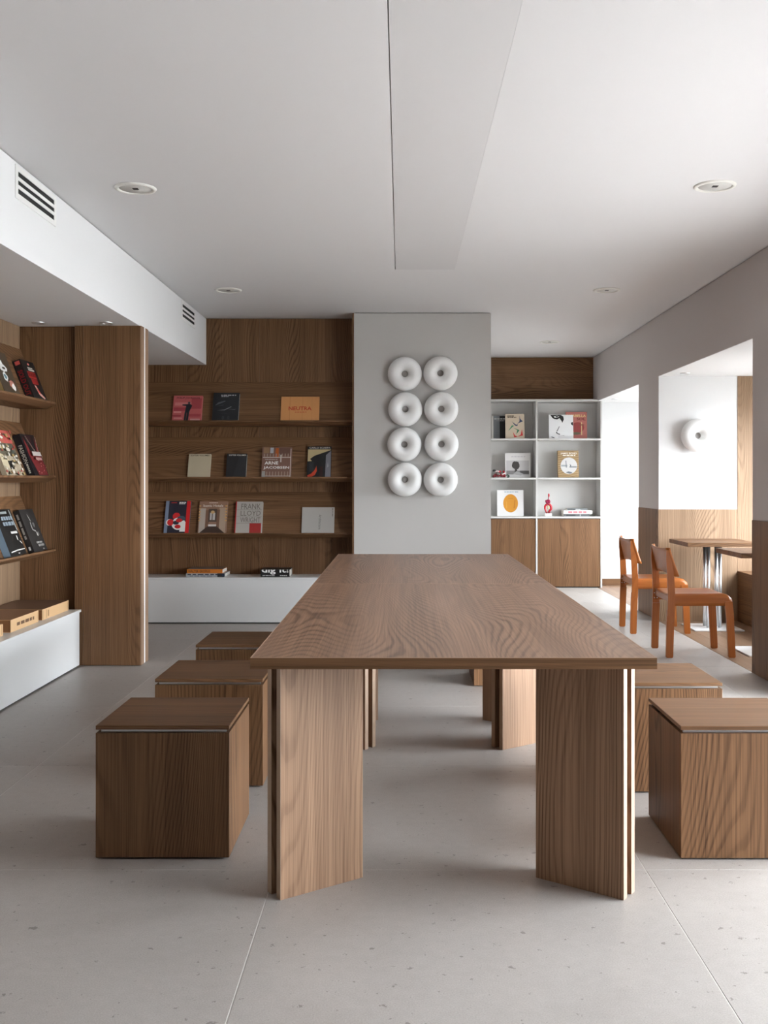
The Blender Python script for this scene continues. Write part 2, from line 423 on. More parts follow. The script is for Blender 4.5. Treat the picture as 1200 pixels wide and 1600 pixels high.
# ================================================================== READING TABLES
def table(name, label, y0, y1):
    x0, x1, z = -.446, .755, .753
    cx, cy = (x0 + x1) / 2, (y0 + y1) / 2
    t = thing(name, label, 'table', (cx, cy, 0), group='long reading table')
    hx, hy = (x1 - x0) / 2, (y1 - y0) / 2
    box('tabletop', -hx + .0012, hx - .0012, -hy + .0012, hy - .0012, z - .033, z, woodT, t, .0008)
    for s in (-1, 1):
        box('edge_band', -hx, hx, s * hy - .0012 if s > 0 else -hy, hy if s > 0 else -hy + .0012, z - .0332, z - .0006, woodTE, t)
        box('edge_band', s * hx - .0012 if s > 0 else -hx, hx if s > 0 else -hx + .0012, -hy + .0012, hy - .0012, z - .0332, z - .0006, woodTEy, t)
    lz = (z - .0004, z + .0003)  # pale lip strips, bright edge highlight painted into their colour
    for s in (-1, 1):
        box('edge_lip_highlight', -hx, hx, min(s * hy, s * (hy - .005)), max(s * hy, s * (hy - .005)), *lz, lipM, t)
        box('edge_lip_highlight', min(s * hx, s * (hx - .003)), max(s * hx, s * (hx - .003)), -hy + .005, hy - .005, *lz, lipM, t)
    ang = math.atan2(.178, .241); wd = .302; th = .024
    for sx in (-1, 1):
        for sy in (-1, 1):
            # outer corner of the outer panel and direction towards the table's middle
            cxn, cyn = sx * (hx - .079), sy * (hy - .09)
            d = Vector((-sx * math.cos(ang), -sy * math.sin(ang))); n = Vector((sx * math.sin(ang), -sy * math.cos(ang)))
            for k in range(2):
                # panel spans from p to p+d*wd, thickness along n
                p = Vector((cxn, cyn)) + n * (.056 * k)
                c = p + d * wd / 2 + n * th / 2
                bm = bmesh.new(); bm_box(bm, -wd / 2, wd / 2, -th / 2, th / 2, 0, z - .0334)
                bmesh.ops.bevel(bm, geom=list(bm.edges), offset=.0008, segments=1, affect='EDGES')
                pm = link('leg_panel', done(bm, 'leg_panel'), woodL, t, (c.x, c.y, 0), (0, 0, math.atan2(d.y, d.x)))
                # paler strips on both narrow ends, light on the edges painted in
                for e in (-1, 1):
                    box('edge_band', e * wd / 2 - .0002, e * wd / 2 + .0008, -th / 2, th / 2, .001, z - .0345, paleedge, pm)
    return t
table('reading_table', 'wide walnut reading table with angled double panel legs, nearest to viewer', 3.022, 5.179)
table('reading_table', 'walnut reading table pushed against the far end of the nearer one', 5.182, 7.262)

# ================================================================== STOOLS
def make_stool(label):
    s = thing('cube_stool', label, 'stool', group='cube stools around the reading tables')
    S = .225; zt = .4255
    box('plinth', -S + .02, S - .02, -S + .02, S - .02, 0, .008, blackM, s)
    box('side_panel', -S, S, -S, -S + .018, .006, zt, woodZ, s, .0012)
    box('side_panel', -S, S, S - .018, S, .006, zt, woodZ, s, .0012)
    box('side_panel', -S, -S + .018, -S + .0183, S - .0183, .006, zt, woodZ, s, .0012)
    box('side_panel', S - .018, S, -S + .0183, S - .0183, .006, zt, woodZ, s, .0012)
    boxes('metal_frame', [(-S + .013, S - .013, -S + .0185, -S + .03, .39, .4365), (-S + .013, S - .013, S - .03, S - .0185, .39, .4365),
                          (-S + .0185, -S + .03, -S + .03, S - .03, .39, .4365), (S - .03, S - .0185, -S + .03, S - .03, .39, .4365)], steelM, s)
    box('lid', -S, S, -S, S, .4365, .450, woodX, s, .0012)
    return s
st0 = make_stool('walnut cube stool at the front left, nearest left of the table')
spots = [(-.805, 3.675, None),
         (-.80, 4.485, 'second walnut cube stool along the left side of the table'),
         (-.808, 5.37, 'third walnut cube stool along the left, mostly behind the table edge'),
         (1.165, 3.668, 'walnut cube stool at the front right, cut by the picture edge'),
         (1.086, 4.405, 'walnut cube stool on the right, half hidden behind the table leg'),
         (.675, 6.56, 'walnut cube stool tucked under the far reading table')]
for i, (x, y, lb) in enumerate(spots):
    s = st0 if i == 0 else copy_tree(st0)
    s.location = (x, y, 0)
    if lb: s['label'] = lb

# ================================================================== DISPLAY LEDGES
LEDGE = [(.0, -.045), (.19, -.045), (.252, -.014), (.250, .0), (.150, -.020), (.0, -.020)]
BOARD = [(.0, .365), (.008, .365), (.156, -.0195), (.0, -.0195)]
TILT = math.atan2(.148, .3845)
def ledge_left(label, z):
    t = thing('display_ledge', label, 'shelf', (XL + .0005, 4.5, z), group='slanted display ledges')
    prism('ledge', LEDGE, -3.0, 2.580, 'y', woodY, t); prism('slanted_board', BOARD, -3.0, 2.580, 'y', woodY, t)
def ledge_back(label, z):
    t = thing('display_ledge', label, 'shelf', (-1.5, YB - .0005, z), group='slanted display ledges')
    a, b = -1.13, 1.0615
    prism('ledge', [(-u, v) for u, v in LEDGE], a, b, 'x', woodX, t); prism('slanted_board', [(-u, v) for u, v in BOARD], a, b, 'x', woodX, t)
ZT = (1.815, 1.307, .803)
for z, n in zip(ZT, ('upper', 'middle', 'lower')):
    ledge_left('%s slanted walnut book ledge on the left wall' % n, z)
    ledge_back('%s slanted walnut book ledge on the back wall' % n, z)

# ================================================================== STORAGE BENCHES
b1 = thing('storage_bench', 'low white storage bench under the left wall ledges', 'bench', (XL, 4.5, 0))
box('body', .001, .435, -4.0, 2.515, .012, .374, lacM, b1)
box('plinth', .03, .42, -3.98, 2.50, 0, .012, blackM, b1)
box('top', .001, .445, -4.0, 2.525, .374, .390, lacM, b1, .0015)
b2 = thing('storage_bench', 'low white storage bench below the back wall ledges', 'bench', (-1.5, YB, 0))
box('body', -1.13, 1.062, -.345, -.001, .012, .394, lacM, b2)
box('plinth', -1.12, 1.055, -.32, -.02, 0, .012, blackM, b2)
box('top', -1.13, 1.062, -.352, -.001, .394, .410, lacM, b2, .0015)

# ================================================================== BOOKCASE
bc = thing('bookcase', 'pale grey open bookcase with walnut doors beside the column', 'bookcase', (1.607, 12.15, 0))
bl, brr, D = -.803, .777, .285
bt = .020
for x in (bl, -bt / 2, brr - bt): box('upright', x, x + bt, 0, D, 0, 2.237, shelfM, bc, .001)
box('back_panel', bl + bt, brr - bt, D - .012, D - .001, .02, 2.21, shelfM, bc)
ZB = (1.771, 1.305, .845)
for z in ZB + (2.236,):
    for a, b in ((bl + bt, -bt / 2), (bt / 2, brr - bt)): box('shelf', a, b, .0, D - .012, z - .022, z, shelfM, bc, .001)
for a, b in ((bl + bt, -bt / 2), (bt / 2, brr - bt)):
    box('plinth', a + .001, b - .001, .03, .06, 0, .03, blackM, bc)
    box('door', a + .004, b - .004, .006, .026, .012, .815, woodZ, bc, .001)

# ================================================================== RING LAMPS
def ring_profile(R0=.0895, r=.0615, n=28, squash=.95):
    return [(R0 + r * math.cos(2 * math.pi * k / n), .066 + r * squash * math.sin(2 * math.pi * k / n)) for k in range(n)]
lamp0 = thing('ring_lamp', '', 'lamp', group='ring lamps on the grey column')
lathe('shade', ring_profile(), donutM, lamp0, closed=True, n=64)
lathe('hub', [(.0, .056), (.0255, .056), (.029, .060), (.030, .058), (.030, 0), (0, 0)], capM, lamp0, n=32)
lathe('back_plate', [(.0, 0), (.07, 0), (.07, .012), (.0, .012)], donutM, lamp0, n=32)
LX = ((632.5, 688.2), (633.2, 689.6), (631.8, 689.8), (632.6, 688.6)); LY = ((584.2, 583.2), (639.5, 639.0), (694.5, 694.2), (749.4, 749.6))
rown = ('top', 'second', 'third', 'bottom'); YL = 9.13
for i in range(4):
    for j in range(2):
        x = (LX[i][j] - 627) * 9.06 / 1600; z = CAM_H - (LY[i][j] - 750) * 9.06 / 1600
        o = lamp0 if (i == 0 and j == 0) else copy_tree(lamp0)
        o.location = (x, YL, z); o.rotation_euler = (R(90), 0, 0)
        o['label'] = 'white ring lamp on the grey column, %s row, %s' % (rown[i], ('left', 'right')[j])
o = copy_tree(lamp0); o.location = ((1091 - 627) * 9.2 / 1600, P1, CAM_H + (750 - 680.5) * 9.2 / 1600)
o['label'] = 'single white ring lamp on the white partition of the side room'; del o['group']

# ================================================================== CEILING FITTINGS
def fitting(name, label, x, y, z, r, cat='light', group=None):
    t = thing(name, label, cat, (x, y, z), (R(180), 0, 0), group)
    lathe('trim_ring', [(r * .80, 0), (r * .80, .004), (r * .84, .010), (r * .97, .007), (r, .001), (r, 0)], trimM, t, n=48)
    lathe('disc', [(0, .0035), (r * .78, .0035), (r * .785, 0)], discM, t, n=40)
    box('lens', -.014, .014, -.014, .014, .0035, .0055, blackM, t)
    return t
names = ['front left', 'front right', 'rear left', 'rear right', 'farthest, before the bookcase']
for (x, y), n in zip(((-1.358, 5.235), (1.59, 5.19), (-1.357, 8.04), (1.613, 8.04), (1.60, 11.05)), names):
    fitting('ceiling_downlight', 'round flush ceiling fitting, %s%s' % (n, '' if 'farthest' in n else ' of the main ceiling'), x, y, ZC, .105, group='round flush fittings in the main ceiling')
def spot(label, x, y, z, group):
    t = thing('recessed_spotlight', label, 'light', (x, y, z), (R(180), 0, 0), group)
    lathe('trim_ring', [(.030, .0), (.031, .008), (.036, .011), (.043, .006), (.044, 0)], steelM, t, n=32)
    lathe('lens', [(0, .003), (.030, .003), (.0302, 0)], steelM, t, n=24)
spot('small recessed spotlight in the soffit, near the left wall', -2.448, 6.907, ZS, 'soffit spotlights')
spot('small recessed spotlight in the soffit, nearer the white beam face', -1.99, 6.907, ZS, 'soffit spotlights')
spot('small recessed spotlight above the partition lamp in the side room', 2.50, 9.02, ZO, 'side room spotlights')
spot('small recessed spotlight at the farthest opening of the side room', 2.48, 11.87, ZO, 'side room spotlights')

def vent(label, y0, y1, z0, z1):
    t = thing('air_vent', label, 'vent', (XBM, (y0 + y1) / 2, (z0 + z1) / 2), group='slotted vents in the white beam')
    hy, hz = (y1 - y0) / 2, (z1 - z0) / 2
    box('backing', .0002, .0012, -hy + .02, hy - .02, -hz + .02, hz - .02, darkM, t)
    boxes('frame', [(0, .005, -hy, hy, hz - .026, hz), (0, .005, -hy, hy, -hz, -hz + .026), (0, .005, -hy, -hy + .03, -hz + .026, hz - .026), (0, .005, hy - .03, hy, -hz + .026, hz - .026)], ventM, t)
    for k in (-1, 1):
        z = k * hz * .24
        box('slat', .0012, .005, -hy + .03, hy - .03, z - .0085, z + .0085, ventM, t)
vent('slotted air vent in the beam face, nearer the viewer', 4.77, 5.33, 2.595, 2.752)
vent('slotted air vent in the beam face, at the far end', 8.38, 8.93, 2.595, 2.752)

# ================================================================== SIDE ROOM FURNITURE
def cafe_table(label, x, y):
    t = thing('cafe_table', label, 'table', (x, y, 0), group='square cafe tables')
    H = .755; s = .295
    box('tabletop', -s, s, -s, s, H - .036, H, woodX, t, .001)
    for a in (-.05, .05):
        for b in (-.05, .05):
            lathe('post', [(.0, .012), (.016, .012), (.016, H - .042), (0, H - .042)], steelM, t, (a, b, 0), n=20)
    box('base_plate', -.21, .21, -.21, .21, .0, .012, baseM, t, .004, 2)
    box('mounting_plate', -.12, .12, -.12, .12, H - .042, H - .036, blackM, t)
cafe_table('square walnut cafe table next to the partition wall', 2.685, 8.84)
cafe_table('square walnut cafe table partly hidden by the right pier', 2.72, 7.60)
bq = thing('banquette', 'walnut banquette bench along the side room window', 'bench', (3.045, 8.0, 0))
box('front_panel', 0, .02, -1.15, 1.272, .0, .43, woodY, bq)
box('seat', 0, XW - 3.046, -1.15, 1.272, .43, .454, woodY, bq, .002)
box('end_panel', .02, XW - 3.046, -1.15, -1.13, 0, .43, woodZ, bq)

def chair(label, y0):
    """plywood chair facing +X; local origin under its middle"""
    t = thing('plywood_chair', label, 'chair', (2.155, y0, 0), group='orange plywood chairs')
    W = .225                     # half width
    def plank(name, pts, y, th, mat=plyZ):
        # pts: list of (x_center, z, half_width) ; plank lies in the XZ plane, rounded foot
        bm = bmesh.new(); A = []; B = []
        for yy, L in ((y - th / 2, A), (y + th / 2, B)):
            for x, z, hw in pts: L.append((bm.verts.new((x - hw, yy, z)), bm.verts.new((x + hw, yy, z))))
        n = len(pts)
        for i in range(n - 1):
            bm.faces.new([A[i][0], A[i][1], A[i + 1][1], A[i + 1][0]]); bm.faces.new([B[i][0], B[i + 1][0], B[i + 1][1], B[i][1]])
            bm.faces.new([A[i][0], A[i + 1][0], B[i + 1][0], B[i][0]]); bm.faces.new([A[i][1], B[i][1], B[i + 1][1], A[i + 1][1]])
        bm.faces.new([A[0][0], B[0][0], B[0][1], A[0][1]]); bm.faces.new([A[-1][0], A[-1][1], B[-1][1], B[-1][0]])
        return link(name, done(bm, name), mat, t)
    for s in (-1, 1):
        y = s * (W - .012)
        # rear leg runs up as the back post, slightly raked
        plank('rear_leg', [(-.228, 0, .019), (-.228, .008, .0255), (-.222, .25, .027), (-.218, .345, .027)], y, .020)
        plank('back_post', [(-.218, .30, .0255), (-.215, .46, .0255), (-.222, .60, .0245), (-.234, .70, .020), (-.243, .775, .010)], y + s * .008, .014)
        plank('front_leg', [(.222, 0, .019), (.222, .008, .0255), (.208, .30, .027), (.198, .405, .0275)], y - s * .004, .020)
    # seat: sheet that rolls down into aprons at both sides and over the front edge
    bm = bmesh.new(); ny = 25; nxs = 17; rows = []
    th = .011
    def seat_pt(u, v):
        # u 0..1 rear->front, v -1..1 across ; cross-section arclength
        x = -.228 + u * .452
        half = W - .012; rad = .028; ap = .062
        flat = half - rad; tot = flat + rad * math.pi / 2 + ap
        s = abs(v) * tot; sg = 1 if v >= 0 else -1
        if s <= flat: yy, zz = s, 0
        elif s <= flat + rad * math.pi / 2:
            a = (s - flat) / rad; yy, zz = flat + rad * math.sin(a), -rad * (1 - math.cos(a))
        else: yy, zz = half, -rad - (s - flat - rad * math.pi / 2)
        dish = -.016 * (1 - (yy / half) ** 2) * (1 - .75 * u)
        zf = -.034 * max(0, (u - .86) / .14) ** 2.2
        if zz < -rad: zf *= max(.0, 1 - (-zz - rad) / ap)
        return Vector((x, sg * yy, .462 + zz + dish + zf))
    for i in range(nxs):
        u = i / (nxs - 1); rows.append([bm.verts.new(seat_pt(u, -1 + 2 * j / (ny - 1))) for j in range(ny)])
    for i in range(nxs - 1):
        for j in range(ny - 1): bm.faces.new([rows[i][j], rows[i][j + 1], rows[i + 1][j + 1], rows[i + 1][j]])
    bmesh.ops.recalc_face_normals(bm, faces=bm.faces)
    if bm.faces[len(bm.faces) // 2].normal.z < 0: bmesh.ops.reverse_faces(bm, faces=bm.faces)
    bmesh.ops.solidify(bm, geom=list(bm.faces), thickness=th)
    link('seat', done(bm, 'seat', True), plyM, t)
    # rear cross rail below the seat
    box('rear_rail', -.226, -.212, -W + .024, W - .024, .40, .440, plyM, t, .002)
    # backrest: bent sheet, reclined, wrapping round the outside of both posts
    bm = bmesh.new(); rows = []; nz = 9; nn = 33
    for i in range(nz):
        f = i / (nz - 1); z = .585 + f * .195
        xr = -.212 - .042 * f                     # rear face, reclines with height
        half = W + .006; fl_ = .012 * (1 - f) + .004; rad = .036 - .012 * f
        flat = half - rad; tot = flat + rad * math.pi / 2 + fl_
        row = []
        for j in range(nn):
            v = -1 + 2 * j / (nn - 1); s = abs(v) * tot; sg = 1 if v >= 0 else -1
            if s <= flat: yy, xx = s, 0
            elif s <= flat + rad * math.pi / 2:
                a = (s - flat) / rad; yy, xx = flat + rad * math.sin(a), rad * (1 - math.cos(a))
            else: yy, xx = half, rad + (s - flat - rad * math.pi / 2)
            bow = -.012 * (1 - (min(yy, flat) / flat) ** 2)
            zz = z + (.012 * (yy / half) ** 2 if i == nz - 1 else 0) + (.02 * (1 - (yy / half) ** 2) if i == 0 else 0)
            row.append(bm.verts.new((xr + xx + bow, sg * yy, zz)))
        rows.append(row)
    for i in range(nz - 1):
        for j in range(nn - 1): bm.faces.new([rows[i][j], rows[i][j + 1], rows[i + 1][j + 1], rows[i + 1][j]])
    bmesh.ops.recalc_face_normals(bm, faces=bm.faces)
    bmesh.ops.solidify(bm, geom=list(bm.faces), thickness=.009)
    link('backrest', done(bm, 'backrest', True), plyZ, t)
    # screw heads on the inner faces of the rear legs
    for s in (1,):
        for dx in (-.010, .010):
            for z in (.385, .422):
                lathe('screw', [(0, .002), (.0035, .002), (.0042, 0)], steelM, t, (-.222 + dx, s * (W - .0225), z), (R(90), 0, 0), n=12)
    return t
chair('orange bentwood plywood chair nearest to the viewer, by the right pier', 7.575)
chair('orange bentwood plywood chair farther back, near the partition wall', 8.72)

# ================================================================== BOOKS
TXT = {}
def text_mesh(body, bold=False):
    if (body, bold) in TXT: return TXT[(body, bold)]
    cu = bpy.data.curves.new('lettering', 'FONT'); cu.body = body; cu.resolution_u = 2; cu.align_x = 'CENTER'
    if bold: cu.offset = .02
    ob = bpy.data.objects.new('lettering', cu); COL.objects.link(ob)
    dg = bpy.context.evaluated_depsgraph_get(); dg.update()
    me = bpy.data.meshes.new_from_object(ob.evaluated_get(dg))
    vs = [v.co.copy() for v in me.vertices]; fs = [list(p.vertices) for p in me.polygons]
    bpy.data.objects.remove(ob, do_unlink=True); bpy.data.curves.remove(cu); bpy.data.meshes.remove(me)
    if not vs: TXT[(body, bold)] = ([], []); return TXT[(body, bold)]
    x0, x1 = min(v.x for v in vs), max(v.x for v in vs); y0, y1 = min(v.y for v in vs), max(v.y for v in vs)
    res = ([((v.x - x0) / (x1 - x0) - .5, (v.y - y0) / max(1e-6, y1 - y0) - .5) for v in vs], fs)
    TXT[(body, bold)] = res; return res

class Book:
    """local frame: x across the front, -y towards the reader (front cover), z up; origin = bottom edge of the back board, centre"""
    def __init__(s, label, wdt, hgt, t, col, loc, rot, spine=None, group=None, name='book', soft=False, pages=None):
        s.w, s.h, s.t = wdt, hgt, t
        s.o = thing(name, label, 'book', loc, rot, group)
        c = ink(*col); bd = .0028 if not soft else .0012
        b = wdt / 2
        lst = [(-b, b, -t, -t + bd, 0, hgt), (-b, b, -bd, 0, 0, hgt)]
        if spine is None: lst.append((-b, -b + bd, -t + bd, -bd, 0, hgt))
        s.cover = boxes('cover', lst, c, s.o)
        if spine is not None: box('spine', -b, -b + bd, -t + bd, -bd, 0, hgt, ink(*spine), s.o)
        box('pages', -b + bd, b - .003, -t + bd, -bd, .003, hgt - .003, pageM if pages is None else ink(*pages), s.o)
        s.layer = 0; s.prints = []
    def art(s, items, name='cover_print', face='front'):
        """items: (colour, [(u,v)...]) polygons in 0..1 of the face"""
        bm = bmesh.new(); mats = []; 
        for col, poly in items:
            s.layer += 1; off = .00025 * s.layer
            m = ink(*col)
            if m not in mats: mats.append(m)
            if face == 'front': vs = [bm.verts.new(((u - .5) * s.w, -s.t - off, v * s.h)) for u, v in poly]
            else: vs = [bm.verts.new((-s.w / 2 - off, -v * s.t, (1 - u) * s.h)) for u, v in poly]
            f = bm.faces.new(vs); f.material_index = mats.index(m)
        me = bpy.data.meshes.new(name); bm.to_mesh(me); bm.free()
        return link(name, me, mats, s.cover)
    def text(s, body, u, v, wd, ht, col, face='front', bold=False, vert=False, clip=False):
        """centre (u,v), size as fractions of the face"""
        vs, fs = text_mesh(body, bold); s.layer += 1; off = .00025 * s.layer
        if not vs: return
        P = []
        for a, b in vs:
            if face == 'front':
                if vert: P.append(((u - .5 + b * wd) * s.w, -s.t - off, (v - a * ht) * s.h))
                else: P.append(((u - .5 + a * wd) * s.w, -s.t - off, (v + b * ht) * s.h))
            else:   # spine, reads top to bottom
                if clip: b = min(b, (1 - v) / ht)
                P.append((-s.w / 2 - off, -(v + b * ht) * s.t, (1 - (u + a * wd)) * s.h))
        me = bpy.data.meshes.new('lettering'); me.from_pydata(P, [], fs); me.update()
        return link('lettering', me, ink(*col), s.cover)
def _bars(s, u, v, wd, ht, col, face='front', vert=False, seed=1, name='small_print'):
    rd = random.Random(seed); items = []; a = 0
    while a < .97:
        k = min(rd.uniform(.10, .26), 1 - a); p0, p1 = (u + (a - .5) * wd, u + (a + k - .5) * wd)
        if vert:
            q0, q1 = v + (.5 - a) * ht, v + (.5 - a - k) * ht; items.append((col, rect(u - wd / 2, q1, u + wd / 2, q0)))
        else: items.append((col, rect(p0, v - ht / 2, p1, v + ht / 2)))
        a += k + .05
    return s.art(items, name, face)
Book.bars = _bars
def rect(u0, v0, u1, v1): return [(u0, v0), (u1, v0), (u1, v1), (u0, v1)]
def ell(cu, cv, ru, rv, n=24, a0=0, a1=360): return [(cu + ru * math.cos(R(a0 + (a1 - a0) * k / n)), cv + rv * math.sin(R(a0 + (a1 - a0) * k / n))) for k in range(n if a1 - a0 == 360 else n + 1)]
def blob(cu, cv, ru, rv, seed, n=18, j=.25):
    rd = random.Random(seed); return [(cu + ru * (1 + rd.uniform(-j, j)) * math.cos(2 * math.pi * k / n), cv + rv * (1 + rd.uniform(-j, j)) * math.sin(2 * math.pi * k / n)) for k in range(n)]

def px2x(px, Y): return (px - 627) * Y / 1600
def back_book(label, p0, p1, h, row, t, col, **k):
    Y = YB - .158; x0, x1 = px2x(p0, Y - .01), px2x(p1, Y - .01)
    return Book(label, x1 - x0, h, t, col, ((x0 + x1) / 2, YB - .1585, ZT[row] - .0185), (-TILT, 0, 0), group='books on the back wall ledges', **k)

# --- back wall, upper ledge
b = back_book('red tinted book with standing dark figure on the upper back ledge', 268.7, 314.5, .262, 0, .022, (196, 98, 98))
b.art([((214, 132, 130), rect(.06, .62, .70, .74)), ((170, 70, 74), rect(.62, .5, .97, .9)), ((222, 150, 146), rect(.04, .34, .30, .40)), ((172, 66, 72), rect(.03, .42, .5, .55)),
       ((176, 72, 76), rect(.55, .2, .97, .30)), ((220, 160, 156), rect(.62, .02, .95, .12)), ((216, 140, 138), rect(.06, .1, .34, .16)), ((164, 64, 70), rect(.0, .2, .3, .26)),
       ((40, 42, 48), [(.42, .35), (.56, .35), (.66, .62), (.58, .68), (.46, .67), (.32, .66), (.32, .62), (.45, .60)]), ((40, 42, 48), [(.42, .36), (.49, .36), (.47, .05), (.40, .03)]),
       ((40, 42, 48), [(.50, .36), (.57, .36), (.55, .03), (.48, .05)]), ((96, 80, 84), ell(.545, .715, .045, .05, 12))])
b.text('PHILIP JOHNSON', .5, .90, .78, .075, (70, 34, 40), bold=True)
b = back_book('black book with pale line drawing on the upper back ledge', 331.5, 372.5, .285, 0, .035, (30, 33, 37))
b.art([((88, 92, 98), [(.08, .55), (.2, .66), (.45, .72), (.48, .70), (.24, .60)]), ((66, 70, 76), [(.1, .52), (.4, .58), (.46, .64), (.38, .55)]), ((120, 122, 126), [(.18, .38), (.45, .41), (.7, .52), (.72, .5), (.46, .38)]),
       ((104, 106, 110), [(.5, .44), (.85, .40), (.9, .44), (.86, .42)]), ((50, 53, 58), [(.12, .3), (.6, .28), (.8, .3), (.5, .26)]), ((54, 56, 60), ell(.42, .12, .05, .07, 10)), ((48, 50, 54), ell(.62, .12, .05, .07, 10))])
b.bars(.58, .91, .58, .032, (180, 182, 186), seed=1); b.bars(.45, .865, .28, .03, (180, 182, 186), seed=2)
b = back_book('wood coloured landscape book with red title on the upper back ledge', 438.3, 498.3, .252, 0, .022, (212, 150, 92))
b.art([((200, 136, 80), rect(.22, 0, .24, 1)), ((202, 140, 84), rect(.55, 0, .57, 1)), ((204, 142, 86), rect(.8, 0, .815, 1))], 'wood_grain_print')
b.text('NEUTRA', .5, .53, .60, .15, (188, 62, 28), bold=True); b.bars(.52, .38, .3, .028, (196, 92, 52), seed=3)
# --- middle ledge
b = back_book('plain beige book with dark heading on the middle back ledge', 293, 327.8, .235, 1, .024, (190, 178, 152))
b.text('SOFTER VOLUMES', .5, .935, .85, .06, (74, 66, 52), bold=True)
b = back_book('plain black book with pale heading on the middle back ledge', 353.2, 384.6, .233, 1, .036, (34, 34, 36))
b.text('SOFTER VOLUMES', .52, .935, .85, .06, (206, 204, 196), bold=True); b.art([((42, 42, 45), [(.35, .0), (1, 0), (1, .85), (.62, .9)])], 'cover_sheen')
b = back_book('brown book with white two line title and facade photo on the middle back ledge', 408, 454.8, .302, 1, .024, (126, 92, 78))
it = [((150, 116, 84), rect(.05, .80, .24, .99)), ((176, 176, 180), rect(.27, .80, .38, .98)), ((186, 96, 40), [(.43, .68), (.56, .66), (.55, .97), (.46, .97)]), ((110, 78, 66), rect(.58, .72, .98, .97)),
      ((214, 204, 194), rect(.03, .655, .97, .672)), ((214, 204, 194), rect(.03, .05, .97, .065)), ((214, 204, 194), rect(.955, .0, .975, .95)), ((160, 156, 150), rect(.02, .02, .13, .22))]
for k in range(8): it.append(((160, 132, 116), rect(.16 + k * .1, .07, .205 + k * .1, .20)))
for k in range(9): it.append(((156, 132, 118), rect(.06 + k * .1, .68, .10 + k * .1, .78)))
it.append(((205, 198, 190), rect(.62, .50, .66, .74)))
b.art(it); b.text('THE DESIGNS OF', .32, .585, .42, .03, (236, 232, 226)); b.text('ARNE', .33, .475, .46, .105, (244, 242, 238), bold=True); b.text('JACOBSEN', .50, .315, .86, .105, (244, 242, 238), bold=True)
b = back_book('dark book with cream curve and red flame shape on the middle back ledge', 479.2, 516.8, .31, 1, .024, (22, 24, 27))
b.art([((196, 178, 134), [(.02, .52), (.2, .53), (.12, .6), (.3, .70), (.6, .78), (.98, .88), (.98, .90), (.02, .90)]), ((128, 128, 138), [(.76, .02), (.99, .0), (.99, .86), (.78, .72)]), ((168, 168, 176), [(.78, .30), (.9, .36), (.86, .5), (.84, .34)]),
       ((48, 22, 20), rect(.52, .04, .66, .36)), ((196, 66, 38), [(.02, .08), (.18, .13), (.32, .24), (.40, .38), (.42, .22), (.34, .09), (.22, .04), (.04, .03)]), ((40, 44, 48), rect(.1, .2, .28, .5))])
b.text('CARLO SCARPA', .52, .95, .88, .05, (216, 212, 204), bold=True)
# --- lower ledge
b = back_book('navy book with white letter and red stripe on the lower back ledge', 255.8, 295.2, .315, 2, .022, (44, 42, 54))
b.art([((122, 136, 158), rect(0, 0, .13, 1)), ((206, 34, 36), rect(.84, 0, .99, 1)), ((206, 40, 42), blob(.46, .53, .15, .11, 3, j=.06)), ((238, 236, 232), ell(.56, .30, .27, .19)), ((238, 236, 232), rect(.62, .06, .84, .36)),
       ((238, 236, 232), ell(.20, .34, .14, .10)), ((70, 84, 96), ell(.66, .46, .16, .08)), ((206, 40, 42), ell(.24, .34, .13, .10)), ((52, 56, 66), ell(.46, .33, .12, .06)), ((206, 40, 42), ell(.58, .40, .13, .06)), ((206, 40, 42), ell(.54, .21, .12, .06))])
b.bars(.33, .94, .22, .025, (190, 50, 52), seed=5); b.bars(.68, .945, .28, .035, (236, 234, 230), seed=6); b.bars(.66, .905, .24, .03, (236, 234, 230), seed=7)
b = back_book('book with columned hall photograph on the lower back ledge', 309, 353.2, .31, 2, .024, (146, 112, 92))
it = [((176, 164, 152), rect(.03, .02, .24, .78)), ((172, 150, 130), rect(.72, .02, .97, .80)), ((122, 90, 70), rect(.24, .02, .34, .72)), ((120, 88, 68), rect(.64, .02, .74, .74)), ((84, 68, 58), rect(.34, .30, .64, .76)),
      ((190, 188, 186), rect(.40, .42, .58, .64)), ((110, 100, 94), rect(.46, .42, .50, .64)), ((192, 158, 108), ell(.49, .66, .07, .05, 14)), ((66, 48, 40), [(.06, .02), (.94, .02), (.66, .22), (.33, .22)]), ((210, 204, 198), rect(.36, .22, .64, .28)), ((144, 110, 92), rect(.36, .30, .64, .36))]
for k in range(6): it.append(((206, 158, 96), rect(.0, .38 + k * .09, .06, .42 + k * .09))); it.append(((206, 158, 96), rect(.93, .38 + k * .09, 1, .42 + k * .09)))
b.art(it); b.text('Iconic Hotels', .5, .86, .70, .075, (240, 232, 220)); b.bars(.5, .945, .3, .022, (226, 210, 196), seed=4)
b = back_book('pale grey book with outlined capitals and red square on the lower back ledge', 366.6, 409, .305, 2, .03, (178, 172, 164), spine=(186, 32, 36))
it = [((160, 42, 38), rect(.54, .0, .97, .315)), ((120, 114, 108), rect(.02, .735, .98, .742)), ((120, 114, 108), rect(.02, .525, .98, .532)), ((120, 114, 108), rect(.02, .315, .98, .322)), ((188, 34, 38), rect(0, 0, .035, 1))]
b.art(it); b.text('FRANK', .56, .845, .72, .17, (112, 104, 98)); b.text('LLOYD', .56, .63, .74, .16, (112, 104, 98)); b.text('WRIGHT', .56, .42, .74, .16, (112, 104, 98))
b = back_book('plain off-white landscape book with vertical title on the lower back ledge', 471, 521.8, .255, 2, .018, (188, 185, 180))
b.text('Architecture', .56, .44, .085, .55, (116, 112, 108), vert=True); b.bars(.945, .8, .03, .34, (130, 126, 122), vert=True, seed=22)

